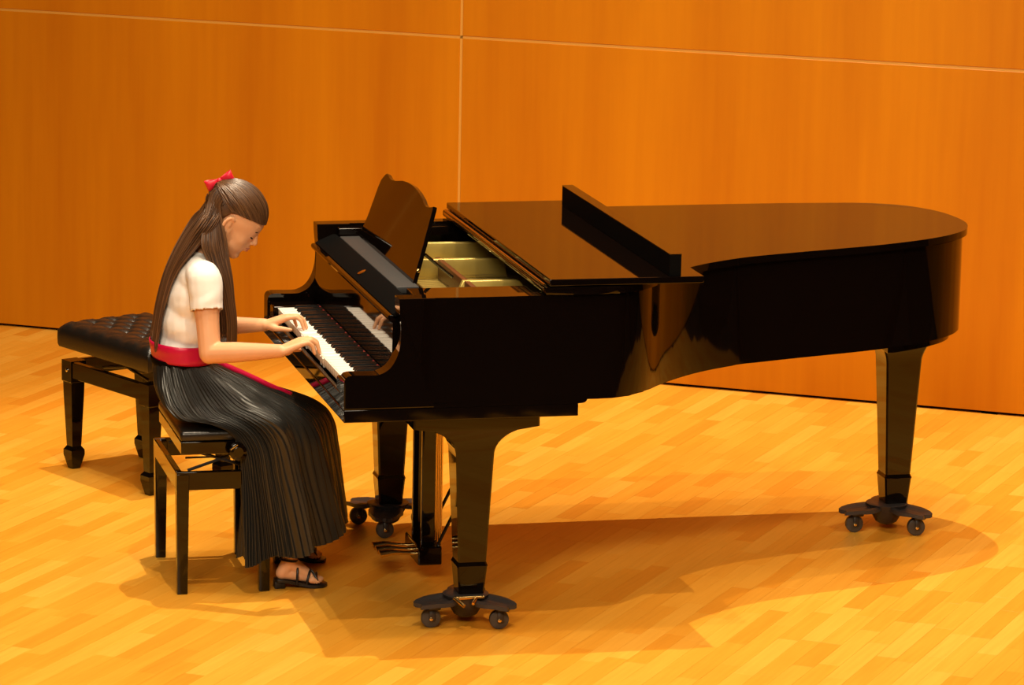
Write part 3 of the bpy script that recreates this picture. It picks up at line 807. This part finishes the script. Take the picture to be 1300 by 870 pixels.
# legs
RH, LH = Vector((-0.38, 0.82, 0.665)), Vector((-0.38, 0.97, 0.665))
RK, LK = Vector((-0.090, 0.77, 0.515)), Vector((0.040, 0.97, 0.505))
RA, LA = Vector((-0.050, 0.705, 0.095)), Vector((0.010, 1.05, 0.095))
for H, K, A in ((RH, RK, RA), (LH, LK, LA)):
    chain(bm, [H, H.lerp(K, .5), K], [0.075, 0.062, 0.045]); chain(bm, [K, K.lerp(A, .35), A], [0.045, 0.042, 0.026])
def foot(bm, A, g=0.0):
    heel = Vector((A.x - 0.025, A.y, 0.052)); ball = Vector((A.x + 0.085, A.y - 0.004, 0.030)); toe = Vector((A.x + 0.120, A.y - 0.004, 0.024))
    chain(bm, [A, heel], [0.027, 0.024]); chain(bm, [A + Vector((0.005, 0, -0.01)), Vector((A.x + 0.05, A.y, 0.052)), ball], [0.026, 0.022, 0.015])
    chain(bm, [heel, Vector((A.x + 0.04, A.y, 0.040)), ball], [0.022, 0.021, 0.016])
    for i in range(5):
        o = (2 - i) * 0.0145
        chain(bm, [ball + Vector((-0.012, o * .9, 0)), Vector((A.x + 0.116 - 0.004 * (abs(i - 1.0)) ** 1.5, A.y + o * 1.05, 0.022))], [0.013, 0.0078])
foot(bm, RA); foot(bm, LA)
bmb = remeshed(bm, 0.0032, 6, 0.5)
inv = HR.transposed()
sel = []
for v in bmb.verts:
    q = inv @ (v.co - HC)
    if -0.10 < q.x < 0.08 and abs(q.y) < 0.068 and -0.108 < q.z < 0.11:
        if abs(q.y) < 0.019 and q.x > 0.036 and -0.070 < q.z < 0.010: continue
        sel.append(v)
for _ in range(14): bmesh.ops.smooth_vert(bmb, verts=sel, factor=0.5, use_axis_x=True, use_axis_y=True, use_axis_z=True)
body = obj('body', bmb, SKIN, girl, GO, 180)

# facial details
for s in (-1, 1):
    bm = bmesh.new()
    pts = [hp(0.0455 - 0.005 * abs(t) - 0.003 * t, s * (0.0295 + 0.011 * t), -0.0080 - 0.0025 * (1 - t * t)) for t in np.linspace(-1, 1, 7)]
    add_tube(bm, pts, [0.0010, 0.0022, 0.0029, 0.0031, 0.0030, 0.0026, 0.0012], 6)
    obj('eyelashes', bm, LASH, body, GO)
    bm = bmesh.new()
    pts = [hp(0.0515 - 0.0105 * (t + 1) / 2, s * (0.028 + 0.015 * t), 0.0145 + 0.003 * (1 - t * t)) for t in np.linspace(-1, 1, 7)]
    add_tube(bm, pts, [0.0012, 0.0022, 0.0026, 0.0026, 0.0022, 0.0018, 0.0008], 6)
    obj('eyebrow', bm, LASH, body, GO)
bm = bmesh.new()
chain(bm, [hp(0.0500, -0.0155, -0.0515), hp(0.0600, 0, -0.0490), hp(0.0500, 0.0155, -0.0515)], [0.0022, 0.0048, 0.0022])
chain(bm, [hp(0.0490, -0.0135, -0.0560), hp(0.0585, 0, -0.0582), hp(0.0490, 0.0135, -0.0560)], [0.0022, 0.0050, 0.0022])
obj('lips', bm, LIPS, body, GO)

# T-shirt
bm = bmesh.new(); trunk(bm, 0.009)
chain(bm, [(-0.330, 0.88, 1.128), (-0.345, 0.88, 1.09)], [0.060, 0.075])
for S, E_ in ((RS, RE), (LS, LE)):
    chain(bm, [S + Vector((0, 0, 0.004)), S.lerp(E_, .55)], [0.060, 0.056])
chain(bm, [(-0.40, 0.87, 0.79), (-0.40, 0.92, 0.79)], [0.088, 0.088])
bs_ = remeshed(bm, 0.005, 8, 0.6)
kill = []
for v in bs_.verts:
    p = v.co
    for S, E_ in ((RS, RE), (LS, LE)):
        d = (E_ - S); t = (p - S).dot(d) / d.dot(d); r_ = ((p - S) - d * t).length
        if t > 0.40 and r_ < 0.075 and (p.y < 0.775 or p.y > 1.0) and abs(p.y - 0.885) > 0.125: kill.append(v); break
    else:
        if p.z < 0.790 or (p - Vector((-0.318, 0.88, 1.165))).length < 0.052: kill.append(v)
bmesh.ops.delete(bs_, geom=kill, context='VERTS')
bs_.normal_update()
for v in bs_.verts:
    p = v.co
    wr = noise.noise(Vector((p.x * 9 + p.z * 7, p.y * 9, p.z * 22 - p.x * 14))) * 0.0045 + noise.noise(p * 35) * 0.0012
    fall_ = max(0, min(1, (1.12 - p.z) / .1))
    v.co = p + v.normal * wr * fall_
shirt = obj('t_shirt', bs_, SHIRT, girl, GO, 180)
sm = shirt.modifiers.new('thickness', 'SOLIDIFY'); sm.thickness = 0.0025; sm.offset = 0

# sash
def ring_band(cx, cy, rx, ry, z0, z1, tilt_=0.0, th=0.003, nseg=72, pleat=0.0012):
    bm = bmesh.new(); rows = 7; rr = []
    for j in range(rows + 1):
        t = j / rows; row = []
        for i in range(nseg):
            a = 2 * PI * i / nseg
            e_ = pleat * math.sin(t * 3 * PI + 1.5 * math.sin(a * 2)) + 0.003 * math.sin(PI * t)
            x = cx + (rx + e_) * math.cos(a); y = cy + (ry + e_) * math.sin(a)
            row.append(bm.verts.new((x - 0.012 * (t), y, z0 + (z1 - z0) * t - tilt_ * (x - cx))))
        rr.append(row)
    for p, q in zip(rr, rr[1:]):
        for i in range(nseg): bm.faces.new((p[i], p[(i + 1) % nseg], q[(i + 1) % nseg], q[i]))
    return bm
sash = obj('sash', ring_band(-0.396, 0.893, 0.104, 0.134, 0.780, 0.846, 0.06), SATIN, girl, GO, 180)
sm = sash.modifiers.new('thickness', 'SOLIDIFY'); sm.thickness = 0.003
# loose end of the sash lying along the lap
bm = bmesh.new()
path = spline([(-0.300, 0.90, 0.785), (-0.262, 0.915, 0.756), (-0.215, 0.925, 0.733), (-0.140, 0.935, 0.696), (-0.075, 0.945, 0.662), (0.000, 0.965, 0.626)], 6)
rws = []
for i, p in enumerate(path):
    wv = 0.015 - 0.008 * i / len(path)
    rws.append([bm.verts.new(p + Vector((0.004 * t, wv * t, wv * .45 * t + 0.010 * (1 - t * t)))) for t in (-1, -.5, 0, .5, 1)])
for a, c in zip(rws, rws[1:]):
    for q in range(4): bm.faces.new((a[q], a[q + 1], c[q + 1], c[q]))
st_ = obj('sash_end', bm, SATIN, sash, GO, 180); m_ = st_.modifiers.new('t', 'SOLIDIFY'); m_.thickness = 0.003

# pleated skirt: sections (back/bottom point, front/top point, half width, shear, pleat depth)
secs = [
    ((-0.497, 0.786), (-0.306, 0.776), 0.118, 0.000, 0.0006),
    ((-0.498, 0.745), (-0.285, 0.762), 0.130, 0.000, 0.0016),
    ((-0.492, 0.690), (-0.235, 0.738), 0.150, 0.010, 0.0028),
    ((-0.462, 0.630), (-0.175, 0.708), 0.175, 0.030, 0.0034),
    ((-0.400, 0.592), (-0.105, 0.670), 0.200, 0.060, 0.0038),
    ((-0.305, 0.585), (-0.028, 0.630), 0.222, 0.090, 0.0042),
    ((-0.222, 0.560), (0.048, 0.582), 0.236, 0.115, 0.0046),
    ((-0.172, 0.500), (0.090, 0.520), 0.242, 0.125, 0.0050),
    ((-0.160, 0.400), (0.112, 0.425), 0.245, 0.125, 0.0056),
    ((-0.160, 0.300), (0.132, 0.330), 0.250, 0.120, 0.0064),
    ((-0.163, 0.200), (0.150, 0.238), 0.255, 0.115, 0.0072),
    ((-0.168, 0.095), (0.166, 0.155), 0.260, 0.110, 0.0080),
]
NU, NVs = 672, 8
CY0, CY1 = 0.893, 0.865
def sec_params():
    out = []
    for i in range(len(secs)):
        (bx, bz), (tx, tz), w, sh, pl = secs[i]
        out.append(np.array([bx, bz, tx, tz, w, sh, pl]))
    res = []
    m = len(out)
    for i in range(m - 1):
        p0, p1, p2, p3 = out[max(0, i - 1)], out[i], out[i + 1], out[min(m - 1, i + 2)]
        for k_ in range(NVs):
            t = k_ / NVs
            res.append(0.5 * ((2 * p1) + (p2 - p0) * t + (2 * p0 - 5 * p1 + 4 * p2 - p3) * t * t + (3 * p1 - p0 - 3 * p2 + p3) * t ** 3))
    res.append(out[-1]); return res
SP = sec_params(); NV = len(SP)
bm = bmesh.new(); grid = []
NP = 84
for j, (bx, bz, tx, tz, w, sh, pl) in enumerate(SP):
    vfr = j / (NV - 1)
    CY = CY0 + (CY1 - CY0) * min(1, vfr * 3)
    mid = Vector(((bx + tx) / 2, CY, (bz + tz) / 2)); hvec = Vector(((tx - bx) / 2, 0, (tz - bz) / 2)); hh = hvec.length
    row = []
    for i in range(NU):
        a = 2 * PI * i / NU
        ca, sa = math.cos(a), math.sin(a)
        e_ = 0.86
        cx_ = math.copysign(abs(ca) ** e_, ca); sx_ = math.copysign(abs(sa) ** e_, sa)
        pos = mid + hvec * cx_ + Vector((0, 1, 0)) * w * sx_ + Vector((sh * sx_, 0, 0))
        nrm = (hvec.normalized() * ca / max(hh, .01) + Vector((0, 1, 0)) * sa / w).normalized()
        # big folds growing from the knee down
        fold = max(0.0, (vfr - 0.25)) / 0.75
        warp = a + 0.10 * math.sin(3 * a + vfr * 3)
        big = (0.019 * fold) * math.sin(7 * warp + 1.2 + 2.0 * vfr) + 0.009 * fold * math.sin(13 * warp - 3 * vfr)
        big += (0.0035 * min(1, vfr * 5)) * math.sin(21 * a + 2.5 * math.sin(3 * a + 5 * vfr)) + 0.003 * noise.noise(Vector((math.cos(a) * 5, math.sin(a) * 5, vfr * 2.2))) * 2
        # valley between the two thighs on top, smoothed out to the waist
        if vfr > 0.12:
            g_ = min(1, (vfr - .12) / .25)
            big -= g_ * 0.016 * math.exp(-((a - 0.05) / 0.30) ** 2) * (1 if a < PI else 1)
            a2 = a - 2 * PI if a > PI else a
            k_ = max(0, min(1, (vfr - 0.38) / 0.2)); big += k_ * (0.014 * math.exp(-((a2 + 1.15) / 0.28) ** 2) - 0.024 * math.exp(-((a2 + 0.62) / 0.20) ** 2))
        kb_ = math.exp(-((vfr - 0.50) / 0.09) ** 2) * math.exp(-((((a - 2 * PI) if a > PI else a) + 0.95) / 0.38) ** 2); big += 0.022 * kb_
        ph = (a * NP / (2 * PI)) + 0.35 * math.sin(5 * a + 4 * vfr) + 0.25 * vfr * math.sin(2 * a)
        tri = 2 * abs(ph - math.floor(ph + 0.5)) * 2 - 1
        amp = pl * (1 + 0.5 * noise.noise(Vector((math.cos(a) * 3, math.sin(a) * 3, vfr * 3))))
        hem = 0
        pos = pos + nrm * (big + amp * tri)
        # hem: let the cloth end follow the floor, a little uneven
        pos.z = pos.z + (0.010 * math.sin(7 * warp + 1.2) * max(0, vfr - .8) * 5)
        if pos.x < -0.13 and 0.66 < pos.y < 1.21 and vfr < 0.62: pos.z = max(pos.z, 0.576)
        row.append(bm.verts.new(pos))
    grid.append(row)
for j in range(NV - 1):
    for i in range(NU):
        bm.faces.new((grid[j][i], grid[j][(i + 1) % NU], grid[j + 1][(i + 1) % NU], grid[j + 1][i]))
skirt = obj('pleated_skirt', bm, SKIRT, girl, GO, 180)
band = obj('waistband', ring_band(-0.398, 0.893, 0.099, 0.123, 0.757, 0.788, 0.05, pleat=0.0), MATTE, skirt, GO, 180)

# sandals
def sandal(A):
    bm = bmesh.new()
    pts = [(-0.055, 0.000), (-0.050, 0.022), (-0.020, 0.028), (0.03, 0.026), (0.085, 0.036), (0.115, 0.034), (0.132, 0.012), (0.130, -0.014), (0.11, -0.036), (0.08, -0.038), (0.03, -0.028), (-0.02, -0.028), (-0.05, -0.022)]
    pts = [(p.x, p.y) for p in spline([(x, y, 0) for x, y in pts], 3, True)]
    def zb(x): return max(0, 0.022 * (1 - max(0, min(1, (x + 0.02) / 0.09))))
    add_prism(bm, pts, lambda x, y: Vector((A.x + x, A.y + y, zb(x) + 0.001)), lambda x, y: Vector((A.x + x, A.y + y, zb(x) + 0.012)), 0.0015)
    add_box(bm, A.x - 0.055, A.x - 0.018, A.y - 0.02, A.y + 0.02, 0.0, 0.025, 0.002)
    s = obj('sandal', bm, SOLE, girl, GO)
    def strap(x0, z0, x1, z1, w=0.008):
        bm = bmesh.new(); P_ = []
        for t in np.linspace(0, PI, 13):
            f_ = t / PI
            P_.append(Vector((A.x + x0 + (x1 - x0) * f_, A.y - 0.034 * math.cos(t), 0.016 + (z0 + (z1 - z0) * f_ - 0.016) * math.sin(t) ** 0.7)))
        add_tube(bm, P_, w * .55, 8)
        obj('strap', bm, SOLE, s, GO)
    strap(0.085, 0.050, 0.105, 0.044); strap(0.055, 0.066, 0.095, 0.052); strap(0.095, 0.050, 0.050, 0.070); strap(0.02, 0.084, 0.035, 0.080)
    bm = bmesh.new()
    P_ = [Vector((A.x - 0.030 * math.cos(t) - 0.004, A.y + 0.030 * math.sin(t), 0.100 + 0.004 * math.cos(t))) for t in np.linspace(0, 2 * PI, 17)]
    add_tube(bm, P_, 0.004, 6); obj('strap', bm, SOLE, s, GO)
sandal(RA); sandal(LA)

# hair
hb = bmesh.new()
rh = random.Random(11)
def strand(pts, r0=0.0022, n=6):
    P_ = spline(pts, n); m = len(P_)
    rad = [r0 * (0.65 + 0.35 * math.sin(PI * min(1, (i + 1) / m * 1.15))) * (1 if i < m - 2 else 0.5) for i in range(m)]
    add_tube(hb, P_, rad, 4, False)
EC = (-0.053, 0, 0.026); ER = (0.111, 0.078, 0.094)
def scalp(az, el, g_=0.0):           # az: 0 = forward, pi = back ; el from the head's equator
    return hp(EC[0] + (ER[0] + g_) * math.cos(az) * math.cos(el), (ER[1] + g_) * math.sin(az) * math.cos(el), EC[2] + (ER[2] + g_) * math.sin(el))
# cap
cap = bmesh.new(); NA, NE = 40, 16; cg = []
def hair_edge(az):                    # lowest elevation of the hair for each direction
    a = abs(az)
    if a < 0.9: return 0.30 - 0.10 * a
    if a < 1.70: return 0.21 - (a - 0.9) * 0.24
    if a < 2.05: return 0.018 - (a - 1.70) * 2.4
    return -0.85
for i in range(NA + 1):
    az = -PI + 2 * PI * i / NA; e0 = hair_edge(az)
    cg.append([cap.verts.new(scalp(az, e0 + (PI / 2 - e0) * j / NE, 0.001)) for j in range(NE + 1)])
for i in range(NA):
    for j in range(NE): cap.faces.new((cg[i][j], cg[i + 1][j], cg[i + 1][j + 1], cg[i][j + 1]))
bmesh.ops.remove_doubles(cap, verts=cap.verts, dist=0.0008)
tmp = bpy.data.meshes.new('t'); cap.to_mesh(tmp); cap.free(); hb.from_mesh(tmp); bpy.data.meshes.remove(tmp)
BOW = hp(-0.158, 0.0, 0.062)
# swept-back strands on the crown, from the hairline to the bow
B_az, B_el = PI, 0.62
def slerp_dir(d0, d1, t):
    om = math.acos(max(-1, min(1, d0.dot(d1)))); 
    if om < 1e-3: return d0
    return (d0 * math.sin((1 - t) * om) + d1 * math.sin(t * om)) / math.sin(om)
def dirv(az, el): return Vector((math.cos(az) * math.cos(el), math.sin(az) * math.cos(el), math.sin(el)))
bd = dirv(PI, 0.38)
for q in range(420):
    az = rh.uniform(-1.75, 1.75); el = hair_edge(az) + abs(rh.gauss(0, 0.02)) + (rh.random() * 0.9 if q % 3 == 0 else 0)
    d0 = dirv(az, min(el, 1.4)); P_ = []
    for t in np.linspace(0, 1, 8):
        d = slerp_dir(d0, bd, t); lift = 0.002 + 0.007 * math.sin(PI * t * .9) * rh.uniform(.8, 1.1) + 0.007 * t
        sag = 0.0
        P_.append(hp(EC[0] + (ER[0] + lift) * d.x, (ER[1] + lift) * d.y, EC[2] + (ER[2] + lift) * d.z - sag))
    strand(P_, 0.0026, 4)
# long hair down the back
for q in range(620):
    s = rh.uniform(-1, 1); f_ = rh.random()
    st0 = scalp(PI + s * 1.15, rh.uniform(-0.3, 0.38), 0.006)
    if q % 2: st0 = BOW + Vector((rh.uniform(-.012, .012), rh.uniform(-.03, .03), rh.uniform(-.02, .01)))
    dpt = f_ * 0.024; y = 0.885 + s * 0.062
    P_ = [st0,
          Vector((-0.337 + f_ * 0.055, 0.875 + s * 0.076, 1.290)),
          Vector((-0.398 + f_ * 0.050, 0.88 + s * 0.078, 1.200)),
          Vector((-0.450 + dpt, y, 1.095)),
          Vector((-0.480 + dpt * .6, y, 0.990)),
          Vector((-0.496 + dpt * .5, y + rh.uniform(-.01, .01), 0.900)),
          Vector((-0.504 + dpt * .5, y + rh.uniform(-.012, .012), 0.850 - rh.random() * 0.03))]
    strand(P_, 0.0021, 5)
# hair over the side of the neck, behind the ear
for sd in (-1, 1):
    for q in range(360 if sd < 0 else 140):
        f_ = rh.random(); g_ = rh.random()
        yy = 0.885 + sd * (0.098 + 0.012 * rh.random())
        P_ = [BOW + Vector((rh.uniform(-.015, .015), sd * 0.02, rh.uniform(-.02, .0))),
              scalp(PI - sd * (0.35 + 0.55 * f_), 0.30, 0.008),
              scalp(PI - sd * (0.45 + 0.62 * f_), -0.15, 0.008),
              Vector((-0.350 + 0.088 * f_, 0.875 + sd * (0.080 + .006 * g_), 1.215)),
              Vector((-0.332 + 0.078 * f_, yy, 1.145)),
              Vector((-0.300 + 0.056 * f_, yy + sd * 0.010, 1.080)),
              Vector((-0.277 + 0.040 * f_, yy + sd * 0.008, 1.010)),
              Vector((-0.262 + 0.036 * f_, yy - sd * 0.005, 0.930)),
              Vector((-0.258 + 0.034 * f_, yy - sd * 0.020, 0.862 - 0.03 * g_))]
        strand(P_, 0.0021, 5)
hair = obj('hair', hb, HAIR, girl, GO, 180)
# bow
bm = bmesh.new()
bc_ = BOW + HU * 0.012 - HF * 0.006
bd1 = Vector((0.90, -0.15, 0.41)).normalized(); bw_ = Vector((-0.41, 0.0, 0.90)).normalized(); bu_ = bd1.cross(bw_).normalized()
for s in (-1, 1):
    n = 10; rows = []
    for i in range(n + 1):
        t = i / n * 2 * PI
        r_ = 0.050 * math.sin(t / 2) ** 0.9
        c = bc_ + bd1 * s * r_ + bu_ * 0.014 * math.sin(t)
        wv = 0.007 + 0.012 * math.sin(t / 2)
        rows.append([bm.verts.new(c + bw_ * wv * u + bu_ * 0.002 * math.cos(u * 4)) for u in (-1, -.5, 0, .5, 1)])
    for a, c in zip(rows, rows[1:]):
        for q in range(4): bm.faces.new((a[q], a[q + 1], c[q + 1], c[q]))
bow = obj('hair_bow', bm, BOWRED, hair, GO, 180); m_ = bow.modifiers.new('t', 'SOLIDIFY'); m_.thickness = 0.002
bm = bmesh.new(); add_ell(bm, bc_, (0.010, 0.010, 0.010)); obj('bow_knot', bm, BOWRED, hair, GO, 180)
